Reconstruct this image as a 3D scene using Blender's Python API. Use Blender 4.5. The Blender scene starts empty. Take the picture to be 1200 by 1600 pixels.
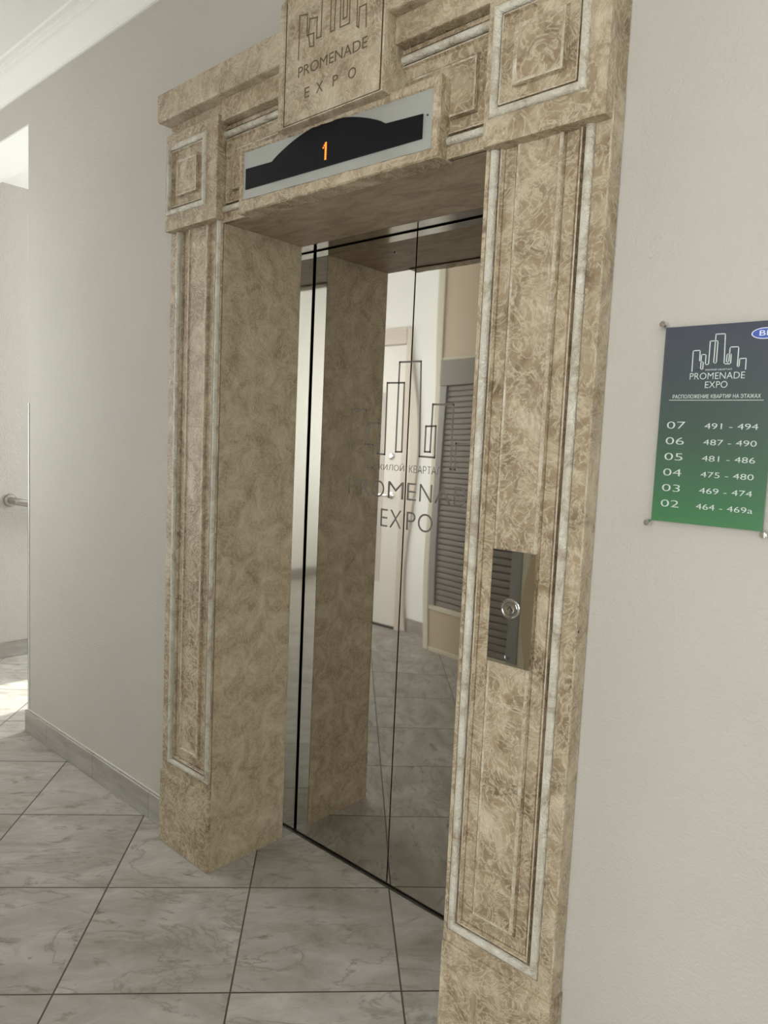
import bpy, bmesh, math, random
from mathutils import Vector, Matrix, Euler
random.seed(7)
S = bpy.context.scene
C = S.collection
R = math.radians

# ------------------------------------------------------------------ camera
F_PX = 1132.4
yaw, pitch, roll = R(41.728), R(-5.3165), R(2.573)
Fw = Vector((-math.sin(yaw)*math.cos(pitch), math.cos(yaw)*math.cos(pitch), math.sin(pitch)))
Rt = Fw.cross(Vector((0, 0, 1))).normalized()
Up = Rt.cross(Fw)
R2 = math.cos(roll)*Rt + math.sin(roll)*Up
U2 = -math.sin(roll)*Rt + math.cos(roll)*Up
cam_d = bpy.data.cameras.new('camera')
cam = bpy.data.objects.new('camera', cam_d)
C.objects.link(cam)
M = Matrix.Identity(4)
for i, v in enumerate((R2, U2, -Fw)):
    for k in range(3):
        M[k][i] = v[k]
M.translation = Vector((1.9146, -1.3515, 1.4434))
cam.matrix_world = M
cam_d.sensor_fit = 'VERTICAL'
cam_d.sensor_height = 36
cam_d.sensor_width = 27
cam_d.lens = F_PX/1600*36
cam_d.clip_start = 0.02
S.camera = cam

# ------------------------------------------------------------------ view, world, lights
S.view_settings.view_transform = 'Standard'
S.view_settings.look = 'None'
S.view_settings.gamma = 1
S.view_settings.exposure = 0.17
S.view_settings.use_curve_mapping = False
W = bpy.data.worlds.new('sky')
S.world = W
W.use_nodes = True
W.node_tree.nodes['Background'].inputs[0].default_value = (0.80, 0.90, 1.0, 1)
W.node_tree.nodes['Background'].inputs[1].default_value = 3.0

def area(name, loc, rot, sx, sy, power, col=(1, 1, 1)):
    d = bpy.data.lights.new(name, 'AREA')
    d.shape = 'RECTANGLE'; d.size = sx; d.size_y = sy; d.energy = power; d.color = col
    o = bpy.data.objects.new(name, d); C.objects.link(o)
    o.location = loc; o.rotation_euler = rot
    return o

# daylight entering through the three windows of the landing
area('window_daylight_left', (-2.78, -1.05, 1.70), (0, R(-90), 0), 1.5, 1.3, 27, (1.0, 0.985, 0.95))
area('window_daylight_back', (2.45, -3.86, 1.65), (R(90), 0, 0), 1.9, 1.7, 66, (1.0, 0.98, 0.95))
area('window_daylight_stair', (-2.1, 2.95, 1.65), (R(-90), 0, 0), 0.9, 1.5, 95, (0.93, 0.97, 1.0))
sd = bpy.data.lights.new('sun', 'SUN')
sd.energy = 9.0; sd.angle = R(0.6); sd.color = (1.0, 0.97, 0.93)
so = bpy.data.objects.new('sun', sd); C.objects.link(so)
so.rotation_euler = (R(-59), 0, 0)

# ------------------------------------------------------------------ materials
def mat(name):
    m = bpy.data.materials.new(name); m.use_nodes = True
    nt = m.node_tree
    return m, nt, nt.nodes['Principled BSDF']

def N(nt, typ, **kw):
    n = nt.nodes.new(typ)
    for k, v in kw.items():
        if k.startswith('i_'):
            n.inputs[k[2:].replace('_', ' ')].default_value = v
        else:
            setattr(n, k, v)
    return n

def ramp(nt, fac, stops, interp='LINEAR'):
    r = nt.nodes.new('ShaderNodeValToRGB')
    r.color_ramp.interpolation = interp
    el = r.color_ramp.elements
    while len(el) < len(stops):
        el.new(0.5)
    for e, (p, c) in zip(el, stops):
        e.position = p
        e.color = (c[0], c[1], c[2], 1) if not isinstance(c, (int, float)) else (c, c, c, 1)
    nt.links.new(fac, r.inputs[0])
    return r

def plain(name, col, rough=0.5, metal=0.0, bump=0.0, bscale=60, var=0.0):
    m, nt, b = mat(name)
    b.inputs['Base Color'].default_value = (*col, 1)
    b.inputs['Roughness'].default_value = rough
    b.inputs['Metallic'].default_value = metal
    tc = N(nt, 'ShaderNodeTexCoord')
    if var:
        n = N(nt, 'ShaderNodeTexNoise', i_Scale=5.0, i_Detail=5.0)
        nt.links.new(tc.outputs['Object'], n.inputs['Vector'])
        r = ramp(nt, n.outputs['Fac'], [(0.3, [c*(1-var) for c in col]), (0.7, [min(1, c*(1+var)) for c in col])])
        nt.links.new(r.outputs[0], b.inputs['Base Color'])
    if bump:
        n = N(nt, 'ShaderNodeTexNoise', i_Scale=bscale, i_Detail=4.0)
        nt.links.new(tc.outputs['Object'], n.inputs['Vector'])
        bp = N(nt, 'ShaderNodeBump', i_Strength=bump, i_Distance=0.002)
        nt.links.new(n.outputs['Fac'], bp.inputs['Height'])
        nt.links.new(bp.outputs[0], b.inputs['Normal'])
    return m

def wall_paint(name, col, bump=0.7):
    m, nt, b = mat(name)
    tc = N(nt, 'ShaderNodeTexCoord')
    n = N(nt, 'ShaderNodeTexNoise', i_Scale=1.6, i_Detail=6.0, i_Roughness=0.6)
    nt.links.new(tc.outputs['Object'], n.inputs['Vector'])
    r = ramp(nt, n.outputs['Fac'], [(0.3, [c*0.965 for c in col]), (0.7, [c*1.03 for c in col])])
    nt.links.new(r.outputs[0], b.inputs['Base Color'])
    b.inputs['Roughness'].default_value = 0.8
    b.inputs['Specular IOR Level'].default_value = 0.25
    f = N(nt, 'ShaderNodeTexNoise', i_Scale=150.0, i_Detail=2.0, i_Roughness=0.5)
    nt.links.new(tc.outputs['Object'], f.inputs['Vector'])
    g = N(nt, 'ShaderNodeTexNoise', i_Scale=18.0, i_Detail=2.0)
    nt.links.new(tc.outputs['Object'], g.inputs['Vector'])
    mx = N(nt, 'ShaderNodeMath', operation='MULTIPLY_ADD')
    nt.links.new(g.outputs['Fac'], mx.inputs[0]); mx.inputs[1].default_value = 0.8
    nt.links.new(f.outputs['Fac'], mx.inputs[2])
    bp = N(nt, 'ShaderNodeBump', i_Strength=bump, i_Distance=0.0022)
    nt.links.new(mx.outputs[0], bp.inputs['Height'])
    nt.links.new(bp.outputs[0], b.inputs['Normal'])
    return m

def plaster(name, dark, mid, light, swirl=0.6, bump=0.5, stretch=(1, 1, 1), rough=0.5, scale=1.0):
    """decorative troweled plaster: broad glaze patches with thin curled cream strokes"""
    m, nt, b = mat(name)
    tc = N(nt, 'ShaderNodeTexCoord')
    mp = N(nt, 'ShaderNodeMapping'); mp.inputs['Scale'].default_value = stretch
    nt.links.new(tc.outputs['Object'], mp.inputs[0])
    v = mp.outputs[0]
    n1 = N(nt, 'ShaderNodeTexNoise', i_Scale=9.0*scale, i_Detail=9.0, i_Roughness=0.68, i_Distortion=0.9)
    nt.links.new(v, n1.inputs['Vector'])
    r1 = ramp(nt, n1.outputs['Fac'], [(0.32, dark), (0.50, mid), (0.68, light)])
    # curled strokes: thin level lines of a strongly distorted noise
    n2 = N(nt, 'ShaderNodeTexNoise', i_Scale=15.0*scale, i_Detail=3.0, i_Roughness=0.55, i_Distortion=3.2)
    nt.links.new(v, n2.inputs['Vector'])
    s1 = N(nt, 'ShaderNodeMath', operation='SUBTRACT'); nt.links.new(n2.outputs['Fac'], s1.inputs[0]); s1.inputs[1].default_value = 0.5
    a1 = N(nt, 'ShaderNodeMath', operation='ABSOLUTE'); nt.links.new(s1.outputs[0], a1.inputs[0])
    k1 = ramp(nt, a1.outputs[0], [(0.0, 1.0), (0.035, 0.35), (0.08, 0.0)])
    n3 = N(nt, 'ShaderNodeTexNoise', i_Scale=40.0*scale, i_Detail=4.0, i_Roughness=0.6, i_Distortion=2.0)
    nt.links.new(v, n3.inputs['Vector'])
    k3 = ramp(nt, n3.outputs['Fac'], [(0.56, 0.0), (0.70, 1.0)])
    ad = N(nt, 'ShaderNodeMath', operation='MAXIMUM'); nt.links.new(k1.outputs[0], ad.inputs[0]); nt.links.new(k3.outputs[0], ad.inputs[1])
    mul = N(nt, 'ShaderNodeMath', operation='MULTIPLY'); nt.links.new(ad.outputs[0], mul.inputs[0]); mul.inputs[1].default_value = swirl
    mix = N(nt, 'ShaderNodeMix', data_type='RGBA')
    nt.links.new(mul.outputs[0], mix.inputs['Factor'])
    nt.links.new(r1.outputs[0], mix.inputs['A'])
    mix.inputs['B'].default_value = (*[min(1, c*1.12) for c in light], 1)
    nt.links.new(mix.outputs['Result'], b.inputs['Base Color'])
    b.inputs['Roughness'].default_value = rough
    b.inputs['Specular IOR Level'].default_value = 0.4
    h = N(nt, 'ShaderNodeMath', operation='MULTIPLY_ADD')
    nt.links.new(ad.outputs[0], h.inputs[0]); h.inputs[1].default_value = 0.35
    nt.links.new(n1.outputs['Fac'], h.inputs[2])
    bp = N(nt, 'ShaderNodeBump', i_Strength=bump, i_Distance=0.009)
    nt.links.new(h.outputs[0], bp.inputs['Height'])
    nt.links.new(bp.outputs[0], b.inputs['Normal'])
    return m

def mirror(name, col, rough=0.03, wave=0.0, wscale=1.6):
    m, nt, b = mat(name)
    b.inputs['Base Color'].default_value = (*col, 1)
    b.inputs['Metallic'].default_value = 1.0
    b.inputs['Roughness'].default_value = rough
    if wave:
        tc = N(nt, 'ShaderNodeTexCoord')
        mp = N(nt, 'ShaderNodeMapping'); mp.inputs['Scale'].default_value = (1.6, 1, 0.8)
        nt.links.new(tc.outputs['Object'], mp.inputs[0])
        n = N(nt, 'ShaderNodeTexNoise', i_Scale=wscale, i_Detail=0.0)
        nt.links.new(mp.outputs[0], n.inputs['Vector'])
        bp = N(nt, 'ShaderNodeBump', i_Strength=1.0, i_Distance=wave)
        nt.links.new(n.outputs['Fac'], bp.inputs['Height'])
        nt.links.new(bp.outputs[0], b.inputs['Normal'])
    return m

def floor_mat():
    m, nt, b = mat('floor_tiles')
    T = 0.45
    tc = N(nt, 'ShaderNodeTexCoord')
    mp = N(nt, 'ShaderNodeMapping')
    mp.inputs['Rotation'].default_value = (0, 0, R(-45.854))
    mp.inputs['Location'].default_value = (0.30384, 0.07674, 0)
    nt.links.new(tc.outputs['Object'], mp.inputs[0])
    br = N(nt, 'ShaderNodeTexBrick', offset=0.0, squash=1.0, i_Scale=1.0)
    br.inputs['Brick Width'].default_value = T
    br.inputs['Row Height'].default_value = T
    br.inputs['Mortar Size'].default_value = 0.0027
    br.inputs['Mortar Smooth'].default_value = 0.25
    nt.links.new(mp.outputs[0], br.inputs['Vector'])
    # tile id -> random offset of the vein pattern
    dv = N(nt, 'ShaderNodeVectorMath', operation='SCALE'); dv.inputs['Scale'].default_value = 1/T
    nt.links.new(mp.outputs[0], dv.inputs[0])
    fl = N(nt, 'ShaderNodeVectorMath', operation='FLOOR'); nt.links.new(dv.outputs[0], fl.inputs[0])
    wn = N(nt, 'ShaderNodeTexWhiteNoise'); nt.links.new(fl.outputs[0], wn.inputs['Vector'])
    of = N(nt, 'ShaderNodeVectorMath', operation='SCALE'); of.inputs['Scale'].default_value = 17.0
    nt.links.new(wn.outputs['Color'], of.inputs[0])
    add = N(nt, 'ShaderNodeVectorMath', operation='ADD')
    nt.links.new(mp.outputs[0], add.inputs[0]); nt.links.new(of.outputs[0], add.inputs[1])
    st = N(nt, 'ShaderNodeMapping'); st.inputs['Scale'].default_value = (2.0, 4.2, 1); st.inputs['Rotation'].default_value = (0, 0, R(14))
    nt.links.new(add.outputs[0], st.inputs[0])
    n1 = N(nt, 'ShaderNodeTexNoise', i_Scale=1.9, i_Detail=9.0, i_Roughness=0.68, i_Distortion=0.6)
    nt.links.new(st.outputs[0], n1.inputs['Vector'])
    r1 = ramp(nt, n1.outputs['Fac'], [(0.28, (0.26, 0.23, 0.195)), (0.44, (0.37, 0.345, 0.305)), (0.56, (0.43, 0.408, 0.37)), (0.72, (0.54, 0.522, 0.48))])
    # thin veins
    n2 = N(nt, 'ShaderNodeTexNoise', i_Scale=0.9, i_Detail=6.0, i_Roughness=0.6, i_Distortion=1.3)
    nt.links.new(st.outputs[0], n2.inputs['Vector'])
    s1 = N(nt, 'ShaderNodeMath', operation='SUBTRACT'); nt.links.new(n2.outputs['Fac'], s1.inputs[0]); s1.inputs[1].default_value = 0.47
    a1 = N(nt, 'ShaderNodeMath', operation='ABSOLUTE'); nt.links.new(s1.outputs[0], a1.inputs[0])
    k1 = ramp(nt, a1.outputs[0], [(0.0, 1.0), (0.012, 0.2), (0.03, 0.0)])
    n3 = N(nt, 'ShaderNodeTexNoise', i_Scale=4.0, i_Detail=6.0, i_Roughness=0.7, i_Distortion=0.5)
    nt.links.new(st.outputs[0], n3.inputs['Vector'])
    k3 = ramp(nt, n3.outputs['Fac'], [(0.575, 0.0), (0.70, 0.85)])
    md = N(nt, 'ShaderNodeMath', operation='MULTIPLY'); nt.links.new(k1.outputs[0], md.inputs[0]); nt.links.new(n1.outputs['Fac'], md.inputs[1])
    mm = N(nt, 'ShaderNodeMath', operation='MAXIMUM'); nt.links.new(md.outputs[0], mm.inputs[0]); nt.links.new(k3.outputs[0], mm.inputs[1])
    mx = N(nt, 'ShaderNodeMix', data_type='RGBA')
    nt.links.new(mm.outputs[0], mx.inputs['Factor'])
    nt.links.new(r1.outputs[0], mx.inputs['A']); mx.inputs['B'].default_value = (0.19, 0.16, 0.125, 1)
    # per tile tone
    hv = N(nt, 'ShaderNodeMath', operation='MULTIPLY_ADD'); nt.links.new(wn.outputs['Value'], hv.inputs[0]); hv.inputs[1].default_value = 0.10; hv.inputs[2].default_value = 0.95
    vs = N(nt, 'ShaderNodeVectorMath', operation='SCALE'); nt.links.new(mx.outputs['Result'], vs.inputs[0]); nt.links.new(hv.outputs[0], vs.inputs['Scale'])
    mg = N(nt, 'ShaderNodeMix', data_type='RGBA')
    nt.links.new(br.outputs['Fac'], mg.inputs['Factor'])
    nt.links.new(vs.outputs[0], mg.inputs['A']); mg.inputs['B'].default_value = (0.085, 0.07, 0.055, 1)
    nt.links.new(mg.outputs['Result'], b.inputs['Base Color'])
    b.inputs['Roughness'].default_value = 0.45
    b.inputs['Specular IOR Level'].default_value = 0.3
    iv = N(nt, 'ShaderNodeMath', operation='SUBTRACT'); iv.inputs[0].default_value = 1.0
    nt.links.new(br.outputs['Fac'], iv.inputs[1])
    bp = N(nt, 'ShaderNodeBump', i_Strength=0.5, i_Distance=0.002)
    nt.links.new(iv.outputs[0], bp.inputs['Height'])
    bp2 = N(nt, 'ShaderNodeBump', i_Strength=0.12, i_Distance=0.004)
    nt.links.new(n1.outputs['Fac'], bp2.inputs['Height']); nt.links.new(bp.outputs[0], bp2.inputs['Normal'])
    nt.links.new(bp2.outputs[0], b.inputs['Normal'])
    return m

def marble_strip(name):
    m, nt, b = mat(name)
    tc = N(nt, 'ShaderNodeTexCoord')
    mp = N(nt, 'ShaderNodeMapping'); mp.inputs['Scale'].default_value = (1.5, 1.5, 9)
    nt.links.new(tc.outputs['Object'], mp.inputs[0])
    n = N(nt, 'ShaderNodeTexNoise', i_Scale=2.5, i_Detail=8.0, i_Roughness=0.6, i_Distortion=0.8)
    nt.links.new(mp.outputs[0], n.inputs['Vector'])
    r = ramp(nt, n.outputs['Fac'], [(0.3, (0.26, 0.24, 0.21)), (0.5, (0.34, 0.32, 0.285)), (0.7, (0.42, 0.40, 0.36))])
    nt.links.new(r.outputs[0], b.inputs['Base Color'])
    b.inputs['Roughness'].default_value = 0.4
    return m

m_wall = wall_paint('beige_wall_paint', (0.50, 0.475, 0.43))
m_white = wall_paint('white_wall_paint', (0.80, 0.80, 0.77), 0.15)
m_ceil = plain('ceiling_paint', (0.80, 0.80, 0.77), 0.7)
m_floor = floor_mat()
m_skirt = marble_strip('skirting_tile')
m_grout = plain('light_sealant', (0.62, 0.60, 0.55), 0.6)
DK, MD, LT = (0.165, 0.110, 0.060), (0.345, 0.265, 0.168), (0.60, 0.52, 0.385)
m_pl = plaster('antique_plaster', DK, MD, LT, 0.65, 0.55)
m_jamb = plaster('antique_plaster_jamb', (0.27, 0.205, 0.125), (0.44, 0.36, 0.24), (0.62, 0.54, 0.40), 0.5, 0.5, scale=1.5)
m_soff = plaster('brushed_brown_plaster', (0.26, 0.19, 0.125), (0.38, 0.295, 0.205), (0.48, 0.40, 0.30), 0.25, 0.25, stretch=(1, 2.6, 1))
m_glaze = plaster('brown_glaze', (0.10, 0.064, 0.034), (0.18, 0.125, 0.072), (0.38, 0.30, 0.20), 0.5, 0.5)
m_bead = plaster('worn_white_glaze', (0.28, 0.215, 0.14), (0.58, 0.54, 0.44), (0.70, 0.68, 0.61), 0.3, 0.6, scale=1.4, rough=0.4)
m_field = plaster('pale_antique_plaster', (0.22, 0.155, 0.09), (0.40, 0.32, 0.215), (0.61, 0.53, 0.40), 0.6, 0.55, scale=1.2)
m_rim = plaster('rubbed_cream_rim', (0.25, 0.185, 0.115), (0.42, 0.35, 0.25), (0.66, 0.61, 0.50), 0.5, 0.4, scale=1.5)
m_cut = plain('dark_engraving', (0.13, 0.09, 0.055), 0.7)
m_steel = mirror('mirror_steel', (0.60, 0.575, 0.53), 0.025, 0.0015)
m_steel2 = mirror('mirror_steel_wavy', (0.60, 0.575, 0.53), 0.025, 0.0035, 2.0)
m_frame = mirror('polished_frame_steel', (0.78, 0.79, 0.78), 0.05)
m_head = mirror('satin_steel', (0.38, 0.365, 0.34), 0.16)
m_sill = plain('dark_sill_metal', (0.10, 0.095, 0.085), 0.35, 0.8)
m_black = plain('shaft_black', (0.006, 0.006, 0.006), 0.8)
m_etch = plain('etched_grey_line', (0.20, 0.185, 0.165), 0.55)
m_plate = plain('grey_metal_plate', (0.40, 0.41, 0.385), 0.45, 0.3, var=0.14)
m_smoke = plain('smoked_acrylic', (0.008, 0.008, 0.010), 0.5)
m_smoke.node_tree.nodes['Principled BSDF'].inputs['Specular IOR Level'].default_value = 0.1
m_rail = mirror('satin_chrome_rail', (0.46, 0.44, 0.42), 0.18)
m_cop = mirror('brushed_grey_plate', (0.52, 0.51, 0.46), 0.025)
m_cop2 = mirror('brushed_grey_plate_edge', (0.55, 0.51, 0.43), 0.12)
m_chrome = mirror('chrome', (0.80, 0.80, 0.80), 0.10)
m_dark = plain('dark_symbol', (0.03, 0.03, 0.03), 0.5)
m_text = plain('pale_sign_print', (0.60, 0.66, 0.64), 0.5)
m_cream = plain('cream_plastic', (0.70, 0.66, 0.53), 0.35)
m_peach = plain('peach_panel', (0.60, 0.50, 0.38), 0.5)
m_shut = plain('grey_brown_shutter', (0.30, 0.27, 0.245), 0.45)
m_guide = plain('grey_guide_rail', (0.34, 0.33, 0.32), 0.4)
m_pvc = plain('white_window_plastic', (0.80, 0.80, 0.78), 0.35)
m_door = plain('white_door_paint', (0.74, 0.71, 0.66), 0.4)
m_doorfr = plain('pale_door_casing', (0.60, 0.54, 0.47), 0.45)
m_guard = plain('corner_guard_plastic', (0.66, 0.68, 0.66), 0.3)

m_led, nt, b = mat('orange_led')
b.inputs['Base Color'].default_value = (0.8, 0.2, 0.03, 1)
b.inputs['Emission Color'].default_value = (1.0, 0.22, 0.02, 1)
b.inputs['Emission Strength'].default_value = 1.6

# sign print: ink runs from slate blue at the top to green at the foot
m_sign, nt, b = mat('sign_print')
tc = N(nt, 'ShaderNodeTexCoord'); sx = N(nt, 'ShaderNodeSeparateXYZ')
nt.links.new(tc.outputs['Object'], sx.inputs[0])
mr = N(nt, 'ShaderNodeMapRange'); mr.inputs['From Min'].default_value = -0.19; mr.inputs['From Max'].default_value = 0.19
nt.links.new(sx.outputs['Z'], mr.inputs['Value'])
rr = ramp(nt, mr.outputs[0], [(0.0, (0.065, 0.20, 0.085)), (0.12, (0.060, 0.165, 0.080)), (0.45, (0.065, 0.105, 0.085)), (0.75, (0.068, 0.082, 0.092)), (1.0, (0.066, 0.074, 0.10))])
nt.links.new(rr.outputs[0], b.inputs['Base Color'])
b.inputs['Roughness'].default_value = 0.22
m_blue = plain('blue_oval_print', (0.06, 0.11, 0.42), 0.3)
m_whitep = plain('white_print', (0.75, 0.80, 0.88), 0.4)

m_glass, nt, b = mat('window_glass')
tr = N(nt, 'ShaderNodeBsdfTransparent'); tr.inputs[0].default_value = (0.95, 0.97, 0.96, 1)
gl = N(nt, 'ShaderNodeBsdfGlossy'); gl.inputs['Roughness'].default_value = 0.02
fz = N(nt, 'ShaderNodeFresnel'); fz.inputs[0].default_value = 1.3
ms = N(nt, 'ShaderNodeMixShader')
nt.links.new(fz.outputs[0], ms.inputs[0]); nt.links.new(tr.outputs[0], ms.inputs[1]); nt.links.new(gl.outputs[0], ms.inputs[2])
nt.links.new(ms.outputs[0], nt.nodes['Material Output'].inputs['Surface'])

# ------------------------------------------------------------------ geometry helpers
def link(name, bm, mats, parent=None, loc=(0, 0, 0), smooth=False):
    bmesh.ops.remove_doubles(bm, verts=bm.verts, dist=1e-6)
    bmesh.ops.recalc_face_normals(bm, faces=bm.faces)
    if Vector(loc).length:
        bmesh.ops.translate(bm, verts=bm.verts, vec=-Vector(loc))
    me = bpy.data.meshes.new(name); bm.to_mesh(me); bm.free()
    if not isinstance(mats, (list, tuple)):
        mats = [mats]
    for m in mats:
        me.materials.append(m)
    if smooth:
        for p in me.polygons:
            p.use_smooth = True
        try:
            me.set_sharp_from_angle(angle=R(38))
        except Exception:
            pass
    o = bpy.data.objects.new(name, me); C.objects.link(o)
    o.location = loc
    if parent:
        o.parent = parent
        o.matrix_parent_inverse = Matrix.Translation(-Vector(parent.location))
    return o

def thing(name, label, cat, loc, group=None):
    o = bpy.data.objects.new(name, None); C.objects.link(o)
    o.empty_display_size = 0.1
    o.location = loc
    tag(o, label, cat, group)
    return o

def tag(o, label=None, cat=None, group=None, kind=None):
    if label: o['label'] = label
    if cat:
        o['category'] = cat
        o['kind'] = 'thing'
    if group: o['group'] = group
    if kind: o['kind'] = kind
    return o

def box(bm, a, b, bev=0.0, mi=0, seg=2):
    x0, x1 = sorted((a[0], b[0])); y0, y1 = sorted((a[1], b[1])); z0, z1 = sorted((a[2], b[2]))
    vs = [bm.verts.new(p) for p in ((x0,y0,z0),(x1,y0,z0),(x1,y1,z0),(x0,y1,z0),(x0,y0,z1),(x1,y0,z1),(x1,y1,z1),(x0,y1,z1))]
    fs = [bm.faces.new([vs[i] for i in f]) for f in ((0,1,2,3),(4,7,6,5),(0,4,5,1),(1,5,6,2),(2,6,7,3),(3,7,4,0))]
    for f in fs: f.material_index = mi
    if bev:
        es = set(e for f in fs for e in f.edges)
        r = bmesh.ops.bevel(bm, geom=list(es), offset=bev, segments=seg, affect='EDGES', profile=0.5)
        for f in r['faces']: f.material_index = mi
    return bm

def B(): return bmesh.new()

def nested(bm, rect, loops, mids=None, cap=True, capmi=0, back=None):
    """concentric rectangular loops facing -y. loops = [(inset, y)]; mids = material per band"""
    x0, x1, z0, z1 = rect
    L = []
    for ins, y in loops:
        L.append([bm.verts.new(p) for p in ((x0+ins, y, z0+ins), (x1-ins, y, z0+ins), (x1-ins, y, z1-ins), (x0+ins, y, z1-ins))])
    for k in range(len(L)-1):
        for i in range(4):
            j = (i+1) % 4
            f = bm.faces.new((L[k][i], L[k][j], L[k+1][j], L[k+1][i]))
            f.material_index = mids[k] if mids else 0
    if cap:
        f = bm.faces.new(L[-1]); f.material_index = capmi
    return bm

def bead_loops(i0, w, h, y, n=6):
    return [(i0 + w*0.5*(1-math.cos(math.pi*k/n)), y - h*math.sin(math.pi*k/n)) for k in range(n+1)]

def ring(bm, outer, inner, y):
    """flat face between an outer and inner rectangle"""
    def c(r): return [bm.verts.new(p) for p in ((r[0], y, r[2]), (r[1], y, r[2]), (r[1], y, r[3]), (r[0], y, r[3]))]
    a, b = c(outer), c(inner)
    for i in range(4):
        j = (i+1) % 4
        if (a[i].co-b[i].co).length < 1e-7 and (a[j].co-b[j].co).length < 1e-7: continue
        bm.faces.new((a[i], a[j], b[j], b[i]))
    return a

def slab_with_panel(bm, outer, yback, rect, y, loops, mids, cap_mi=0):
    """box whose front carries a nested panel"""
    a = ring(bm, outer, rect, y)
    bk = [bm.verts.new((v.co.x, yback, v.co.z)) for v in a]
    for i in range(4):
        j = (i+1) % 4
        bm.faces.new((a[j], a[i], bk[i], bk[j]))
    bm.faces.new(bk)
    nested(bm, rect, loops, mids, True, cap_mi)

def cyl(bm, p, d, r, h, n=32, r2=None, mi=0, cap=True):
    """cylinder from p along unit vector d"""
    d = Vector(d).normalized(); p = Vector(p)
    q = Vector((0, 0, 1)).rotation_difference(d).to_matrix()
    r2 = r if r2 is None else r2
    A = [bm.verts.new(p + q @ Vector((r*math.cos(2*math.pi*i/n), r*math.sin(2*math.pi*i/n), 0))) for i in range(n)]
    Bv = [bm.verts.new(p + q @ Vector((r2*math.cos(2*math.pi*i/n), r2*math.sin(2*math.pi*i/n), h))) for i in range(n)]
    for i in range(n):
        j = (i+1) % n
        f = bm.faces.new((A[i], A[j], Bv[j], Bv[i])); f.material_index = mi
    if cap:
        bm.faces.new(A[::-1]).material_index = mi; bm.faces.new(Bv).material_index = mi

def lathe(bm, p, d, prof, n=36):
    """prof = [(radius, height)] revolved about d through p"""
    d = Vector(d).normalized(); p = Vector(p)
    q = Vector((0, 0, 1)).rotation_difference(d).to_matrix()
    rings = []
    for r, h in prof:
        if r < 1e-6:
            rings.append([bm.verts.new(p + q @ Vector((0, 0, h)))]*n)
        else:
            rings.append([bm.verts.new(p + q @ Vector((r*math.cos(2*math.pi*i/n), r*math.sin(2*math.pi*i/n), h))) for i in range(n)])
    for a, b_ in zip(rings, rings[1:]):
        for i in range(n):
            j = (i+1) % n
            vs = []
            for v in (a[i], a[j], b_[j], b_[i]):
                if v not in vs: vs.append(v)
            if len(vs) > 2: bm.faces.new(vs)

def stroke(bm, pts, w, y, t=0.0006):
    """polyline in the xz plane drawn as a thin raised line on plane y (facing -y), square joints"""
    for (xa, za), (xb, zb) in zip(pts, pts[1:]):
        d = Vector((xb-xa, zb-za)); l = d.length
        if l < 1e-6: continue
        d /= l; n = Vector((-d.y, d.x))*w/2; e = d*w/2
        c = [(xa-e.x-n.x, za-e.y-n.y), (xb+e.x-n.x, zb+e.y-n.y), (xb+e.x+n.x, zb+e.y+n.y), (xa-e.x+n.x, za-e.y+n.y)]
        f = [bm.verts.new((p[0], y-t, p[1])) for p in c]
        k = [bm.verts.new((p[0], y, p[1])) for p in c]
        bm.faces.new(f)
        for i in range(4):
            j = (i+1) % 4
            bm.faces.new((f[j], f[i], k[i], k[j]))

def text_mesh(name, body, bbox, y, m, parent, thin=0.0, t=0.0006, bold=0.0, spacing=1.0):
    """lettering converted to mesh, fitted to bbox=(x0,x1,z0,z1), reading from the -y side"""
    cu = bpy.data.curves.new(name, 'FONT')
    cu.body = body; cu.size = 1.0; cu.offset = bold - thin; cu.space_character = spacing; cu.extrude = 0.0
    cu.resolution_u = 4
    tmp = bpy.data.objects.new('tmp', cu); C.objects.link(tmp)
    dg = bpy.context.evaluated_depsgraph_get()
    me = bpy.data.meshes.new_from_object(tmp.evaluated_get(dg))
    bpy.data.objects.remove(tmp); bpy.data.curves.remove(cu)
    xs = [v.co.x for v in me.vertices]; ys = [v.co.y for v in me.vertices]
    ax, bx, ay, by = min(xs), max(xs), min(ys), max(ys)
    for v in me.vertices:
        u = (v.co.x-ax)/(bx-ax); w = (v.co.y-ay)/(by-ay)
        v.co = (bbox[0]+u*(bbox[1]-bbox[0]), y, bbox[2]+w*(bbox[3]-bbox[2]))
    bm = B(); bm.from_mesh(me); bpy.data.meshes.remove(me)
    r = bmesh.ops.extrude_face_region(bm, geom=list(bm.faces))
    bmesh.ops.translate(bm, verts=[g for g in r['geom'] if isinstance(g, bmesh.types.BMVert)], vec=(0, -t, 0))
    return link(name, bm, m, parent)

def struct(name, bm, m, **kw):
    o = link(name, bm, m, **kw)
    o['kind'] = 'structure'
    return o

# ------------------------------------------------------------------ dimensions
OW = 0.961            # opening width
H = 2.0946            # opening height
D1, D2 = 0.318, 0.379 # end of plaster reveal, door plane
WY = 0.053            # wall plane
XC = -1.556           # free left end of the lift wall
ZC = 3.04             # ceiling
XL, XR = -2.80, 3.80
YB = -4.0

# ------------------------------------------------------------------ setting
bm = B(); box(bm, (XL-0.3, YB-0.2, -0.12), (XR+0.3, 3.2, 0)); struct('floor', bm, m_floor)
bm = B(); box(bm, (XL-0.3, YB-0.2, ZC), (XR+0.3, 0.275, ZC+0.12))
box(bm, (XL-0.3, 0.275, 2.89), (XR+0.3, 3.2, ZC+0.12)); struct('ceiling', bm, m_ceil)
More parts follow.
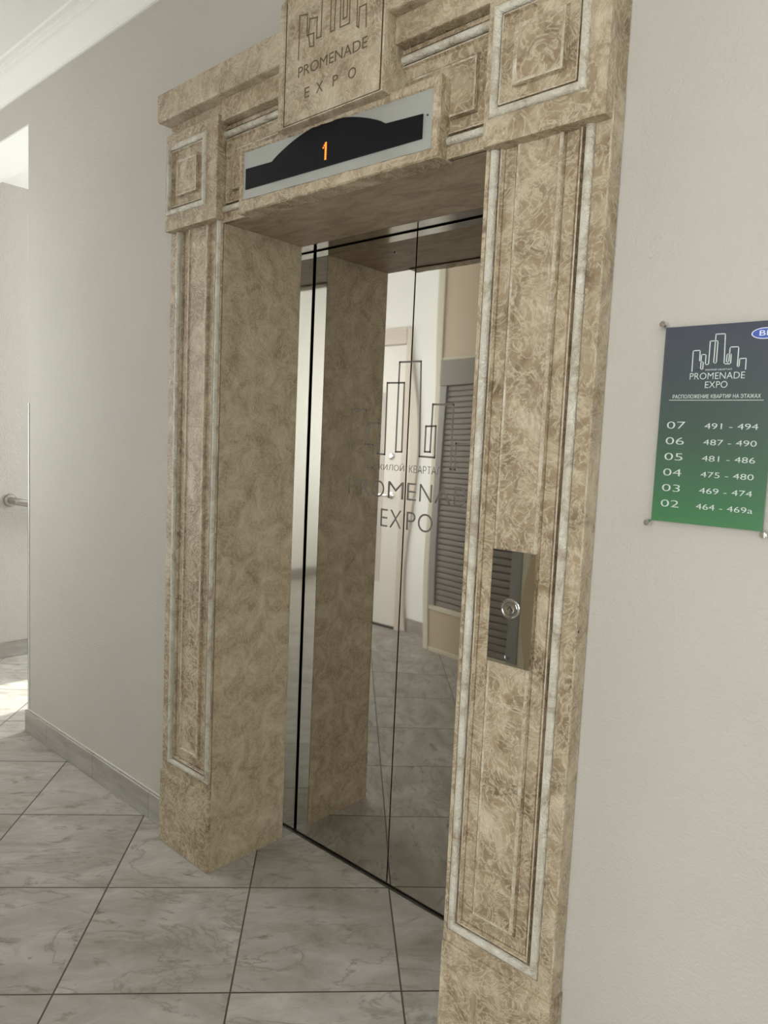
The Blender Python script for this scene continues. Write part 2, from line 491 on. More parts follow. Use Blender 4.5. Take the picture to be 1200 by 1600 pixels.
# lift wall with the doorway cut out, its free end on the left and the header over the stair opening
bm = B()
box(bm, (XC, WY, 0), (-0.02, 0.275, ZC))
box(bm, (OW+0.02, WY, 0), (XR, 0.275, ZC))
box(bm, (-0.02, WY, H+0.02), (OW+0.02, 0.275, ZC))
struct('wall_lift', bm, m_wall)
bm = B(); box(bm, (XL, WY, 2.79), (XC, 0.275, ZC)); struct('trim_1', bm, m_wall)
bm = B(); box(bm, (XL, WY+0.001, 2.782), (XC, 0.274, 2.79)); struct('trim_bounce_white', bm, m_ceil)  # added white sheet under the beige header: sun-patch bounce put into its colour
# lift shaft behind the doors
bm = B()
box(bm, (-0.32, 0.275, 0), (-0.045, 0.9, 2.89)); box(bm, (OW+0.045, 0.275, 0), (1.29, 0.9, 2.89))
box(bm, (-0.32, 0.9, 0), (1.29, 1.0, 2.89)); box(bm, (-0.045, 0.275, H+0.045), (OW+0.045, 0.9, 2.89))
struct('wall_shaft', bm, m_black)
# left wall with two windows (the landing one out of frame), stair wall with a window
def wall_x(name, x0, x1, y0, y1, z1, win, m):
    bm = B()
    if win:
        wy0, wy1, wz0, wz1 = win
        box(bm, (x0, y0, 0), (x1, wy0, z1)); box(bm, (x0, wy1, 0), (x1, y1, z1))
        box(bm, (x0, wy0, 0), (x1, wy1, wz0)); box(bm, (x0, wy0, wz1), (x1, wy1, z1))
    else:
        box(bm, (x0, y0, 0), (x1, y1, z1))
    return struct(name, bm, m)
def wall_yw(name, y0, y1, x0, x1, z1, win, m):
    bm = B()
    if win:
        wx0, wx1, wz0, wz1 = win
        box(bm, (x0, y0, 0), (wx0, y1, z1)); box(bm, (wx1, y0, 0), (x1, y1, z1))
        box(bm, (wx0, y0, 0), (wx1, y1, wz0)); box(bm, (wx0, y0, wz1), (wx1, y1, z1))
    else:
        box(bm, (x0, y0, 0), (x1, y1, z1))
    return struct(name, bm, m)
wall_x('wall_left', XL-0.2, XL, -2.35, 3.0, ZC, (-1.75, -0.35, 0.9, 2.5), m_wall)
wall_yw('wall_stair', 3.0, 3.2, XL-0.2, XC+2.0, ZC, (-2.36, -1.78, 0.95, 2.35), m_wall)
wall_x('wall_stair_side', XC+0.9, XC+1.05, 0.275, 3.0, 2.89, None, m_wall)
wall_x('wall_right', XR, XR+0.15, YB, 0.275, ZC, None, m_white)
wall_yw('wall_back', YB-0.2, YB, 1.05, XR+0.15, ZC, (1.5, 3.4, 0.75, 2.5), m_white)
wall_x('wall_return', 1.05, 1.2, YB, -1.96, ZC, None, m_white)
# wall with the flat door (mirrored in the lift doors)
DY = -2.15
bm = B()
box(bm, (XL-0.2, DY-0.2, 0), (-2.66, DY, ZC)); box(bm, (-1.70, DY-0.2, 0), (-1.28, DY, ZC))
box(bm, (-2.66, DY-0.2, 2.21), (-1.70, DY, ZC))
struct('wall_back_left', bm, m_white)

def window(name, axis, pos, a0, a1, z0, z1, depth=0.06):
    """frame with central mullion set in a wall opening; axis x = wall normal along x"""
    def P(a, n, z): return (n, a, z) if axis == 'x' else (a, n, z)
    bm = B(); w = 0.06
    box(bm, P(a0, pos, z0), P(a0+w, pos+depth, z1), 0.004); box(bm, P(a1-w, pos, z0), P(a1, pos+depth, z1), 0.004)
    box(bm, P(a0+w, pos, z0), P(a1-w, pos+depth, z0+w), 0.004); box(bm, P(a0+w, pos, z1-w), P(a1-w, pos+depth, z1), 0.004)
    if a1-a0 > 0.8:
        mid = (a0+a1)/2
        box(bm, P(mid-w/2, pos, z0+w), P(mid+w/2, pos+depth, z1-w), 0.004)
    f = struct(name, bm, m_pvc)
    bm = B(); box(bm, P(a0+w*.9, pos+depth*.45, z0+w*.9), P(a1-w*.9, pos+depth*.55, z1-w*.9))
    link('window_glass', bm, m_glass, f)
    return f
window('window_1', 'x', XL-0.14, -1.75, -0.35, 0.9, 2.5)
window('window_2', 'y', YB-0.12, 1.5, 3.4, 0.75, 2.5)
window('window_3', 'y', 3.08, -2.36, -1.78, 0.95, 2.35, 0.04)

# ceiling moulding along the lift wall
bm = B()
prof = [(WY, 2.928), (WY-0.008, 2.928), (WY-0.010, 2.936), (WY-0.016, 2.94), (WY-0.024, 2.962), (WY-0.042, 2.992), (WY-0.060, 3.008),
        (WY-0.066, 3.009), (WY-0.067, 3.016), (WY-0.074, 3.020), (WY-0.082, 3.022), (WY-0.083, 3.030), (WY-0.100, 3.032), (WY-0.104, ZC), (WY, ZC)]
rows = [[bm.verts.new((x, y, z)) for y, z in prof] for x in (XL, XR)]
for i in range(len(prof)):
    j = (i+1) % len(prof)
    bm.faces.new((rows[0][i], rows[0][j], rows[1][j], rows[1][i]))
bm.faces.new(rows[0]); bm.faces.new(rows[1])
struct('trim_2', bm, m_ceil, smooth=True)

# skirting
def skirting(name, segs, m=m_skirt, h=0.105):
    bm = B()
    for a, b_ in segs:
        box(bm, (a[0], a[1], 0), (b_[0], b_[1], h), 0.0015, seg=1)
    return struct(name, bm, m)
sk = skirting('baseboard_lift_left', [((XC-0.013, 0.040), (-1.335, WY+0.001)), ((-1.3335, 0.040), (-0.892, WY+0.001)), ((-0.8905, 0.040), (-0.449, WY+0.001)), ((-0.4475, 0.040), (-0.286, WY+0.001)), ((XC-0.013, WY+0.001), (XC, 0.275))])
bm = B(); box(bm, (XC-0.004, WY-0.004, 0.105), (-0.30, WY+0.002, 0.1095), 0.0015); link('sealant_bead', bm, m_grout, sk)
skirting('baseboard_lift_right', [((1.252, 0.040), (XR, WY+0.001))])
skirting('baseboard_left', [((XL, 0.0), (XL+0.012, 3.0)), ((XL, DY+0.03), (XL+0.012, -0.002))])
skirting('baseboard_back_left', [((-1.62, DY), (-1.30, DY+0.012))])
skirting('baseboard_right', [((XR-0.012, YB), (XR, 0.04))])

# corner guard on the free end of the wall
bm = B()
box(bm, (XC-0.0045, WY-0.003, 0.105), (XC+0.010, WY+0.002, 1.56), 0.001)
box(bm, (XC-0.0045, WY-0.003, 0.105), (XC+0.0005, WY+0.024, 1.56), 0.001)
tag(link('corner_guard', bm, m_guard), 'thin pale plastic corner guard on the free left end of the beige wall', 'corner guard')

# ------------------------------------------------------------------ lift surround
sur = thing('elevator_surround', 'tan antique-plaster surround with white beads and carved medallion around the lift doorway', 'door surround', (0.48, 0.0, 0))

PROF = [(0.0, 0.0), (0.0095, 0.0), (0.012, 0.005), (0.033, 0.005), (0.0345, 0.007), (0.0375, -0.0005), (0.0405, -0.0005),
        (0.0445, 0.006), (0.048, 0.006), (0.074, 0.006), (0.0765, 0.0085), (0.0790, 0.0005), (0.0810, -0.0025), (0.0865, -0.0022), (0.0905, 0.001)]
PM =   [0, 1, 1, 1, 1, 2, 0, 1, 0, 1, 0, 2, 2, 0]
def pilaster(left):
    if left: outer, rect = (-0.290, 0.0, 0.262, 2.15), (-0.265, 0.0, 0.289, 2.28)
    else:    outer, rect = (OW, 1.2465, 0.262, 2.15), (OW, 1.226, 0.289, 2.28)
    bm = B()
    # body (front open where the panel is), panel loops clipped at the capital by the block in front
    x0, x1, z0, z1 = outer
    rx0, rx1, rz0, rz1 = rect
    box(bm, (x0, 0.012, z0), (x1, WY-0.001, z1))
    # front skin round the panel
    def q(a, b_):
        box(bm, (a[0], 0.0, a[1]), (b_[0], 0.0125, b_[1]))
    if left: q((x0, z0), (rx0, z1))
    else: q((rx1, z0), (x1, z1))
    q((rx0, z0), (rx1, rz0))
    nb = B()
    nested(nb, (rx0, rx1, rz0, rz1), PROF, PM, True, 0)
    bmesh.ops.bisect_plane(nb, geom=nb.verts[:]+nb.edges[:]+nb.faces[:], plane_co=(0, 0, z1), plane_no=(0, 0, 1), clear_outer=True)
    me = bpy.data.meshes.new('t'); nb.to_mesh(me); nb.free(); bm.from_mesh(me); bpy.data.meshes.remove(me)
    o = link('pilaster', bm, [m_pl, m_glaze, m_rim], sur)
    # white bead
    nb = B(); nested(nb, (rx0, rx1, rz0, rz1), bead_loops(0.0115, 0.0195, 0.0115, 0.0035, 8), None, False)
    bmesh.ops.bisect_plane(nb, geom=nb.verts[:]+nb.edges[:]+nb.faces[:], plane_co=(0, 0, 2.12), plane_no=(0, 0, 1), clear_outer=True)
    link('bead', nb, m_bead, o, smooth=True)
    # rounded outer corner strip
    if not left:
        nb = B(); box(nb, (1.2405, 0.0008, z0), (1.2495, WY-0.001, z1), 0.004, seg=3); link('edge_strip', nb, m_field, o)
    # plinth
    nb = B()
    px0, px1 = (x0-0.006, x1+0.0) if left else (x0, x1+0.006)
    box(nb, (px0, -0.007, 0), (px1, WY-0.001, 0.268), 0.004)
    link('plinth', nb, m_pl, sur)
    return o
pilaster(True); pilaster(False)

# smooth plaster lining of the doorway: two cheeks and the underside
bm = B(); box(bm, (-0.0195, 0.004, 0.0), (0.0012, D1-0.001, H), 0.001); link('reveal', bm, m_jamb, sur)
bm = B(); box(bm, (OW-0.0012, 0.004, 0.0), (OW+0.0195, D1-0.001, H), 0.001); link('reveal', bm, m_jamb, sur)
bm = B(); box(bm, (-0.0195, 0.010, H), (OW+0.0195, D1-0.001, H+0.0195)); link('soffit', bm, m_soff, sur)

# capital blocks with framed square panels
def block(x0, x1, z0, z1, rect):
    yb = -0.030
    bm = B()
    pr = [(i, y+yb) for i, y in ((0.0, 0.0), (0.002, 0.0), (0.004, 0.004), (0.021, 0.004), (0.0225, 0.006), (0.0245, 0.0), (0.0275, 0.0), (0.031, 0.007), (0.052, 0.007), (0.0535, 0.009), (0.0565, -0.001), (0.061, -0.001), (0.064, 0.001))]
    slab_with_panel(bm, (x0, x1, z0, z1), WY-0.001, rect, yb, pr, [0, 1, 1, 1, 1, 2, 0, 0, 1, 0, 2, 2])
    o = link('capital_block', bm, [m_pl, m_glaze, m_rim], sur)
    bv = o.modifiers.new('b', 'BEVEL'); bv.width = 0.002; bv.segments = 2; bv.limit_method = 'ANGLE'; bv.angle_limit = R(80)
    nb = B(); nested(nb, rect, bead_loops(0.002, 0.0195, 0.0105, yb+0.0035, 8), None, False)
    link('bead', nb, m_bead, o, smooth=True)
block(-0.280, 0.003, 2.103, 2.402, (-0.272, -0.050, 2.148, 2.372))
block(0.970, 1.248, 2.083, 2.402, (0.980, 1.208, 2.136, 2.366))

# lintel between the blocks with long framed panel
bm = B()
box(bm, (0.0, 0.013, H+0.001), (OW, WY-0.001, 2.52))
box(bm, (-0.29, 0.013, 2.15), (0.0, WY-0.001, 2.52)); box(bm, (OW, 0.013, 2.15), (1.2465, WY-0.001, 2.52))
box(bm, (0.0, 0.0, H), (0.975, 0.0135, 2.112))
nested(bm, (-0.03, 0.995, 2.112, 2.374), [(0.0, 0.0), (0.010, 0.0), (0.012, 0.005), (0.033, 0.005), (0.035, 0.007), (0.037, 0.0), (0.040, 0.0), (0.044, 0.006), (0.068, 0.006), (0.070, 0.009), (0.0735, -0.001), (0.078, -0.001), (0.081, 0.001)],
       [0, 1, 1, 1, 1, 2, 0, 0, 1, 0, 2, 0], True, 0)
lin = link('lintel', bm, [m_pl, m_glaze, m_rim], sur)
nb = B()
for z in (2.1335, 2.3515):
    n = 8; X0, X1 = 0.003, 0.970
    a = [[nb.verts.new((x, 0.0035-0.0115*math.sin(math.pi*k/n), z-0.00975*math.cos(math.pi*k/n))) for k in range(n+1)] for x in (X0, X1)]
    for k in range(n): nb.faces.new((a[0][k], a[0][k+1], a[1][k+1], a[1][k]))
link('bead', nb, m_bead, lin, smooth=True)
# fascia and frieze bands, then the crowning cornice
bm = B()
box(bm, (0.020, -0.030, 2.376), (0.975, 0.02, 2.438), 0.003)
box(bm, (-0.278, -0.014, 2.395), (0.030, WY-0.001, 2.438), 0.002); box(bm, (0.93, -0.014, 2.395), (1.247, WY-0.001, 2.438), 0.002)
link('fascia', bm, m_pl, sur)
bm = B(); box(bm, (-0.290, -0.060, 2.436), (1.262, WY-0.001, 2.522), 0.006, seg=3)
link('cornice', bm, m_field, sur)

# carved medallion
def med_outline(ins):
    x0, x1, z0 = 0.323+ins, 0.706-ins*0.45, 2.260+ins*0.22
    zs, ztop = 2.575, 2.76-ins
    cx = (x0+x1)/2; rx = (x1-x0)/2
    pts = [(x0, z0), (x1, z0), (x1, zs)]
    # small shoulder then arch
    sh = 0.022
    for k in range(0, 17):
        a = math.pi*k/16
        pts.append((cx+(rx-sh)*math.cos(a), zs+0.012+(ztop-zs-0.012)*math.sin(a)))
    pts.append((x0, zs))
    return pts
def prism(bm, pts, ya, yb, mi=0):
    A = [bm.verts.new((x, ya, z)) for x, z in pts]; Bv = [bm.verts.new((x, yb, z)) for x, z in pts]
    n = len(pts)
    bm.faces.new(A).material_index = mi; bm.faces.new(Bv[::-1]).material_index = mi
    for i in range(n):
        j = (i+1) % n
        bm.faces.new((A[j], A[i], Bv[i], Bv[j])).material_index = mi
MY = -0.066
bm = B()
LO = [(0.0, WY-0.001), (0.0, MY+0.006), (0.004, MY), (0.018, MY), (0.021, MY+0.003), (0.024, MY+0.003), (0.0245, MY+0.008), (0.0285, MY+0.008), (0.030, MY+0.001)]
rings_ = [[bm.verts.new((x, y, z)) for x, z in med_outline(i)] for i, y in LO]
for k in range(len(rings_)-1):
    a, b_ = rings_[k], rings_[k+1]
    for i in range(len(a)):
        j = (i+1) % len(a)
        f = bm.faces.new((a[i], a[j], b_[j], b_[i]))
        f.material_index = {0: 0, 1: 0, 2: 0, 3: 0, 4: 0, 5: 1, 6: 1, 7: 1}[k]
bm.faces.new(rings_[-1]); bm.faces.new(rings_[0][::-1])
med = link('medallion', bm, [m_field, m_cut], sur)
y0 = MY+0.001
bm = B()
sc = lambda L: [(x-0.004, z-0.002) for x, z in L]
lines = [
 [(0.406, 2.422), (0.406, 2.529), (0.435, 2.523), (0.437, 2.471), (0.462, 2.469), (0.463, 2.438), (0.449, 2.44), (0.442, 2.469), (0.446, 2.508), (0.473, 2.503), (0.473, 2.453), (0.489, 2.452), (0.49, 2.60), (0.522, 2.60), (0.523, 2.452), (0.537, 2.451), (0.54, 2.66), (0.570, 2.66), (0.571, 2.585), (0.556, 2.585), (0.557, 2.451), (0.589, 2.45), (0.588, 2.565)],
 [(0.588, 2.535), (0.565, 2.535), (0.567, 2.467), (0.580, 2.468), (0.580, 2.575), (0.613, 2.575), (0.615, 2.435), (0.621, 2.430), (0.622, 2.475), (0.644, 2.475), (0.646, 2.424)]]
for L in lines: stroke(bm, sc(L), 0.0032, y0, 0.0005)
link('skyline_engraving', bm, m_cut, med)
text_mesh('lettering', 'PROMENADE', (0.403, 0.648, 2.374, 2.400), y0, m_cut, med, thin=0.004)
for ch, xa, xb in (('E', 0.430, 0.448), ('X', 0.474, 0.498), ('P', 0.534, 0.552), ('O', 0.588, 0.614)):
    text_mesh('letter', ch, (xa, xb, 2.317, 2.342), y0, m_cut, med, thin=0.004)

# ragged niche around the floor indicator
bm = B()
IX0, IX1, IZ0, IZ1 = 0.124, 0.853, 2.090, 2.268
PX0, PX1 = 0.139, 0.829
def PZ0(x): return 2.128 + (x-0.139)*(-0.014/0.69)
def PZ1(x): return 2.258 + (x-0.139)*(-0.014/0.69)
random.seed(3)
n = 40
def loopx(x0, x1, f0, f1, y, jit):
    b0 = [(x0+(x1-x0)*i/n, f0(x0+(x1-x0)*i/n)) for i in range(n)]
    r0 = [(x1, f0(x1)+(f1(x1)-f0(x1))*i/10) for i in range(10)]
    t0 = [(x1-(x1-x0)*i/n, f1(x1-(x1-x0)*i/n)) for i in range(n)]
    l0 = [(x0, f1(x0)-(f1(x0)-f0(x0))*i/10) for i in range(10)]
    return [(x+random.uniform(-jit, jit), y+random.uniform(-jit, jit)*0.6, z+random.uniform(-jit, jit)) for x, z in b0+r0+t0+l0]
cst = lambda c: (lambda x: c)
Ls = [loopx(IX0, IX1, cst(IZ0), cst(IZ1), 0.02, 0.0), loopx(IX0, IX1, cst(IZ0), cst(IZ1), -0.033, 0.0010),
      loopx(IX0+0.003, IX1-0.003, cst(IZ0+0.003), cst(IZ1-0.003), -0.0375, 0.0008),
      loopx(PX0-0.004, PX1+0.006, lambda x: PZ0(x)-0.004, lambda x: PZ1(x)+0.003, -0.0365, 0.0010),
      loopx(PX0, PX1, PZ0, PZ1, -0.0315, 0.0012), loopx(PX0, PX1, PZ0, PZ1, -0.02, 0.0)]
vr = [[bm.verts.new(p) for p in L] for L in Ls]
for a, b_ in zip(vr, vr[1:]):
    for i in range(len(a)):
        j = (i+1) % len(a)
        bm.faces.new((a[i], a[j], b_[j], b_[i]))
bm.faces.new(vr[-1])
link('indicator_niche', bm, m_pl, sur)

# ------------------------------------------------------------------ floor indicator
ind = thing('floor_indicator', 'grey metal lift indicator plate with arched black display showing orange 1', 'floor indicator', (0.484, -0.03, 2.19))
bm = B()
pts = [(PX0-0.001, PZ0(PX0)), (PX1+0.001, PZ0(PX1)), (PX1+0.001, PZ1(PX1)), (PX0-0.001, PZ1(PX0))]
prism(bm, pts, -0.0325, -0.020)
link('plate', bm, m_plate, ind)
bm = B()
zb = lambda x: 2.153 + (x-0.152)*(-0.013/0.65)
pts = [(0.152, zb(0.152)), (0.804, zb(0.804)), (0.804, 2.194), (0.691, 2.201)]
for k in range(1, 24):
    t = k/24; x = 0.691 + (0.268-0.691)*t
    pts.append((x, 2.2015 + 0.0035*t + 0.054*math.sin(math.pi*t)**0.85))
pts += [(0.268, 2.205), (0.152, 2.210)]
prism(bm, pts, -0.0355, -0.0325)
link('display', bm, m_smoke, ind)
bm = B()
for i in range(9):   # dot matrix column of the numeral
    z = 2.163 + i*0.0049
    box(bm, (0.4825, -0.0363, z), (0.4855, -0.0355, z+0.0039)); box(bm, (0.4860, -0.0363, z), (0.4885, -0.0355, z+0.0039))
    if i == 7: box(bm, (0.4785, -0.0363, z), (0.4815, -0.0355, z+0.0039))
    if i == 6: box(bm, (0.4745, -0.0363, z), (0.4780, -0.0355, z+0.0039))
link('numeral', bm, m_led, ind)
bm = B(); cyl(bm, (0.8165, -0.0325, 2.189), (0, -1, 0), 0.0025, 0.001, 16); link('screw', bm, m_dark, ind)

# ------------------------------------------------------------------ lift doors
fr = thing('steel_door_lining', 'polished steel lining strip around the mirrored lift doors', 'door lining', (0.48, D1, 0))
bm = B(); box(bm, (-0.045, D1, 0), (0.0, D2+0.06, H)); link('jamb', bm, m_frame, fr)
bm = B(); box(bm, (OW, D1, 0), (OW+0.045, D2+0.06, H)); link('jamb', bm, m_frame, fr)
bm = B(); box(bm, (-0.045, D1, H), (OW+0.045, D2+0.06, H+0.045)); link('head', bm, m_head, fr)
bm = B(); box(bm, (0.0, D2-0.009, 0.0), (OW, D2+0.07, 0.004), 0.001); link('threshold', bm, m_sill, fr)['label'] = 'dark metal threshold strip at the foot'

GAP = 0.456
leaf_l = thing('elevator_door', 'left mirrored steel lift door leaf etched with PROM and EX', 'lift door', (0.23, D2, 0), 'mirrored lift door leaves')
leaf_r = thing('elevator_door', 'right mirrored steel lift door leaf, nearer the call button, etched with ENADE and PO', 'lift door', (0.71, D2, 0), 'mirrored lift door leaves')
bm = B(); box(bm, (0.0075, D2, 0.008), (GAP-0.002, D2+0.03, H-0.0035), 0.001); link('panel', bm, m_steel, leaf_l)
bm = B(); box(bm, (GAP+0.002, D2, 0.008), (OW-0.004, D2+0.03, H-0.0035), 0.001); link('panel', bm, m_steel2, leaf_r)
LOGO = [(0.210, 1.352), (0.207, 1.552), (0.273, 1.554), (0.276, 1.442), (0.311, 1.441), (0.312, 1.367), (0.291, 1.367), (0.289, 1.511),
        (0.332, 1.511), (0.332, 1.413), (0.363, 1.412), (0.361, 1.638), (0.432, 1.637), (0.434, 1.423), (0.409, 1.422), (0.409, 1.701),
        (0.495, 1.700), (0.506, 1.412), (0.565, 1.411), (0.564, 1.505), (0.526, 1.504), (0.526, 1.427), (0.547, 1.427), (0.549, 1.570),
        (0.626, 1.569), (0.627, 1.380), (0.643, 1.379), (0.643, 1.456), (0.700, 1.457), (0.702, 1.355)]
bmL, bmR = B(), B()
for (a, b_) in zip(LOGO, LOGO[1:]):
    for side, lo, hi, bb in ((0, -9, GAP-0.004, bmL), (1, GAP+0.004, 9, bmR)):
        p, q_ = sorted((a, b_))
        if q_[0] < lo or p[0] > hi: continue
        def at(x): return p[1] if abs(q_[0]-p[0]) < 1e-6 else p[1]+(q_[1]-p[1])*(x-p[0])/(q_[0]-p[0])
        pa = p if p[0] >= lo else (lo, at(lo)); qa = q_ if q_[0] <= hi else (hi, at(hi))
        stroke(bb, [pa, qa], 0.0056, D2, 0.0004)
link('skyline_etching', bmL, m_etch, leaf_l); link('skyline_etching', bmR, m_etch, leaf_r)
for ch, xa, xb, par in (('P', 0.207, 0.247, leaf_l), ('R', 0.262, 0.306, leaf_l), ('O', 0.313, 0.368, leaf_l), ('M', 0.384, 0.449, leaf_l),
                        ('E', 0.464, 0.500, leaf_r), ('N', 0.514, 0.562, leaf_r), ('A', 0.573, 0.634, leaf_r), ('D', 0.645, 0.690, leaf_r), ('E', 0.705, 0.741, leaf_r)):
    text_mesh('etched_letter', ch, (xa, xb, 1.274, 1.328), D2, m_etch, par, thin=0.012, t=0.0004)
for ch, xa, xb, par in (('E', 0.358, 0.388, leaf_l), ('X', 0.397, 0.446, leaf_l), ('P', 0.467, 0.503, leaf_r), ('O', 0.513, 0.571, leaf_r)):
    text_mesh('etched_letter', ch, (xa, xb, 1.181, 1.238), D2, m_etch, par, thin=0.012, t=0.0004)
text_mesh('etched_caption', 'ЖИЛОЙ', (0.329, 0.447, 1.362, 1.386), D2, m_etch, leaf_l, thin=0.012, t=0.0004)
text_mesh('etched_caption', 'КВАРТАЛ', (0.468, 0.592, 1.360, 1.383), D2, m_etch, leaf_r, thin=0.012, t=0.0004)
bm = B(); lathe(bm, (0.368, D2, 2.040), (0, -1, 0), [(0.0075, 0), (0.0075, 0.0008), (0.0045, 0.0008)]); link('lock_rim', bm, m_chrome, leaf_l)
bm = B(); cyl(bm, (0.368, D2-0.0006, 2.040), (0, -1, 0), 0.0046, 0.0006, 20); link('lock_hole', bm, m_dark, leaf_l)

# ------------------------------------------------------------------ call button panel
cp = thing('call_button_panel', 'grey metal lift call plate with one round button on the right pilaster', 'call panel', (1.097, 0, 1.1))
bm = B()
X0, X1, Z0, Z1 = 1.044, 1.151, 0.976, 1.227
yf, ye = -0.0095, -0.0055
K = 24
arc = []
for k in range(K+1):
    t = k/K; z = Z0 + (Z1-Z0)*t
    arc.append((1.144 - 0.021*math.sin(math.pi*t)**0.9, z))
for k in range(K):
    (xa, za), (xb, zb_) = arc[k], arc[k+1]
    v = [bm.verts.new(p) for p in ((X0, yf, za), (xa, yf, za), (xb, yf, zb_), (X0, yf, zb_))]
    bm.faces.new(v)
    v = [bm.verts.new(p) for p in ((xa, yf, za), (X1, yf+0.10*(X1-xa), za), (X1, yf+0.10*(X1-xb), zb_), (xb, yf, zb_))]
    bm.faces.new(v).material_index = 1
    bm.faces.new([bm.verts.new(p) for p in ((X1, yf+0.10*(X1-xa), za), (X1, -0.0018, za), (X1, -0.0018, zb_), (X1, yf+0.10*(X1-xb), zb_))]).material_index = 1
    bm.faces.new([bm.verts.new(p) for p in ((X0, yf, za), (X0, yf, zb_), (X0, -0.0018, zb_), (X0, -0.0018, za))])
for z, (xa, _) in ((Z0, arc[0]), (Z1, arc[-1])):
    bm.faces.new([bm.verts.new(p) for p in ((X0, yf, z), (xa, yf, z), (X1, yf+0.10*(X1-xa), z), (X1, -0.0018, z), (X0, -0.0018, z))])
link('face_plate', bm, [m_cop, m_cop2], cp)
bm = B(); lathe(bm, (1.0965, yf, 1.101), (0, -1, 0), [(0.0225, 0), (0.0225, 0.002), (0.0215, 0.0035), (0.0195, 0.0035), (0.0185, 0.001), (0.0165, 0.0008)])
ob = link('button_ring', bm, m_chrome, cp, smooth=True)
bm = B(); lathe(bm, (1.0965, yf, 1.101), (0, -1, 0), [(0.0165, 0.0002), (0.0160, 0.0022), (0.0125, 0.0026), (0.0105, 0.0016), (0, 0.0014)])
bt = link('button', bm, m_cop, cp, smooth=True)
bm = B(); stroke(bm, [(1.0905, 1.0985), (1.0965, 1.1055), (1.1025, 1.0985)], 0.0022, yf-0.0014, 0.0006); link('arrow_mark', bm, m_dark, bt)
bm = B(); stroke(bm, [(1.0895, 0.992), (1.0915, 0.990), (1.0905, 0.996)], 0.0012, yf, 0.0004); link('small_mark', bm, m_whitep, cp)
bm = B(); stroke(bm, [(1.0975, 0.989), (1.0975, 0.994), (1.1005, 0.9935), (1.1005, 0.989)], 0.0014, yf, 0.0004); link('small_mark', bm, m_dark, cp)

bm = B(); cyl(bm, (1.2495, 0.009, 1.079), (1, 0, 0), 0.003, 0.0006, 14)
tag(link('screw_hole', bm, m_dark, sur))

# ------------------------------------------------------------------ directory sign
sg = thing('apartment_directory_sign', 'blue-green glossy board listing apartment numbers by floor, on the right wall', 'sign', (1.467, 0.04, 1.504))
SY = 0.038
bm = B(); box(bm, (1.369, SY, 1.321), (1.567, SY+0.005, 1.687), 0.0006); 
link('board', bm, m_sign, sg, loc=(1.467, SY, 1.504))
for x, z in ((1.3645, 1.693), (1.3635, 1.316), (1.571, 1.315), (1.571, 1.693)):
    bm = B(); lathe(bm, (x, WY, z), (0, -1, 0), [(0.0065, 0), (0.0065, 0.016), (0.0068, 0.0165), (0.0068, 0.020), (0.0055, 0.0225), (0, 0.0232)], 24)
    link('standoff', bm, m_chrome, sg, smooth=True)
bm = B(); sx0, sx1, sz0, sz1 = 1.423, 1.516, 1.604, 1.669
lx0, lx1, lz0, lz1 = 0.207, 0.702, 1.352, 1.701
SL = [(sx0+(x-lx0)/(lx1-lx0)*(sx1-sx0), sz0+(z-lz0)/(lz1-lz0)*(sz1-sz0)) for x, z in LOGO]
stroke(bm, SL, 0.0017, SY, 0.0003)
link('skyline_logo', bm, m_text, sg)
text_mesh('small_caption', 'ЖИЛОЙ КВАРТАЛ', (1.447, 1.493, 1.6040, 1.6078), SY, m_text, sg, t=0.0003)
text_mesh('title', 'PROMENADE', (1.4205, 1.516, 1.5885, 1.6005), SY, m_text, sg, t=0.0003, thin=0.006)
text_mesh('title', 'EXPO', (1.449, 1.488, 1.5725, 1.5845), SY, m_text, sg, t=0.0003, thin=0.006)
text_mesh('subtitle', 'РАСПОЛОЖЕНИЕ КВАРТИР НА ЭТАЖАХ', (1.392, 1.545, 1.5540, 1.5612), SY, m_text, sg, t=0.0003)
bm = B(); stroke(bm, [(1.386, 1.5510), (1.550, 1.5500)], 0.0009, SY, 0.0003); link('rule', bm, m_text, sg)
rowsT = [('07', '491 - 494'), ('06', '487 - 490'), ('05', '481 - 486'), ('04', '475 - 480'), ('03', '469 - 474'), ('02', '464 - 469a')]
for i, (a, b_) in enumerate(rowsT):
    z = 1.4975 - i*0.02965
    text_mesh('floor_number', a, (1.3855, 1.4195, z, z+0.0135), SY, m_text, sg, t=0.0003, thin=0.008)
    text_mesh('apartment_range', b_, (1.4545 if i < 5 else 1.451, 1.5455 if i < 5 else 1.549, z+0.0008, z+0.0112), SY, m_text, sg, t=0.0003, thin=0.004)
bm = B()
el = [(1.5430+0.0222*math.cos(2*math.pi*k/40), 1.6655+0.0098*math.sin(2*math.pi*k/40)) for k in range(40)]
prism(bm, el, SY-0.0003, SY)
ov = link('oval_badge', bm, m_whitep, sg)
bm = B()
el = [(1.5430+0.0205*math.cos(2*math.pi*k/40), 1.6655+0.0084*math.sin(2*math.pi*k/40)) for k in range(40)]
prism(bm, el, SY-0.0006, SY-0.0003)
link('oval_field', bm, m_blue, ov)
text_mesh('badge_lettering', 'BI', (1.534, 1.548, 1.6615, 1.6705), SY-0.0006, m_whitep, ov, t=0.0003)

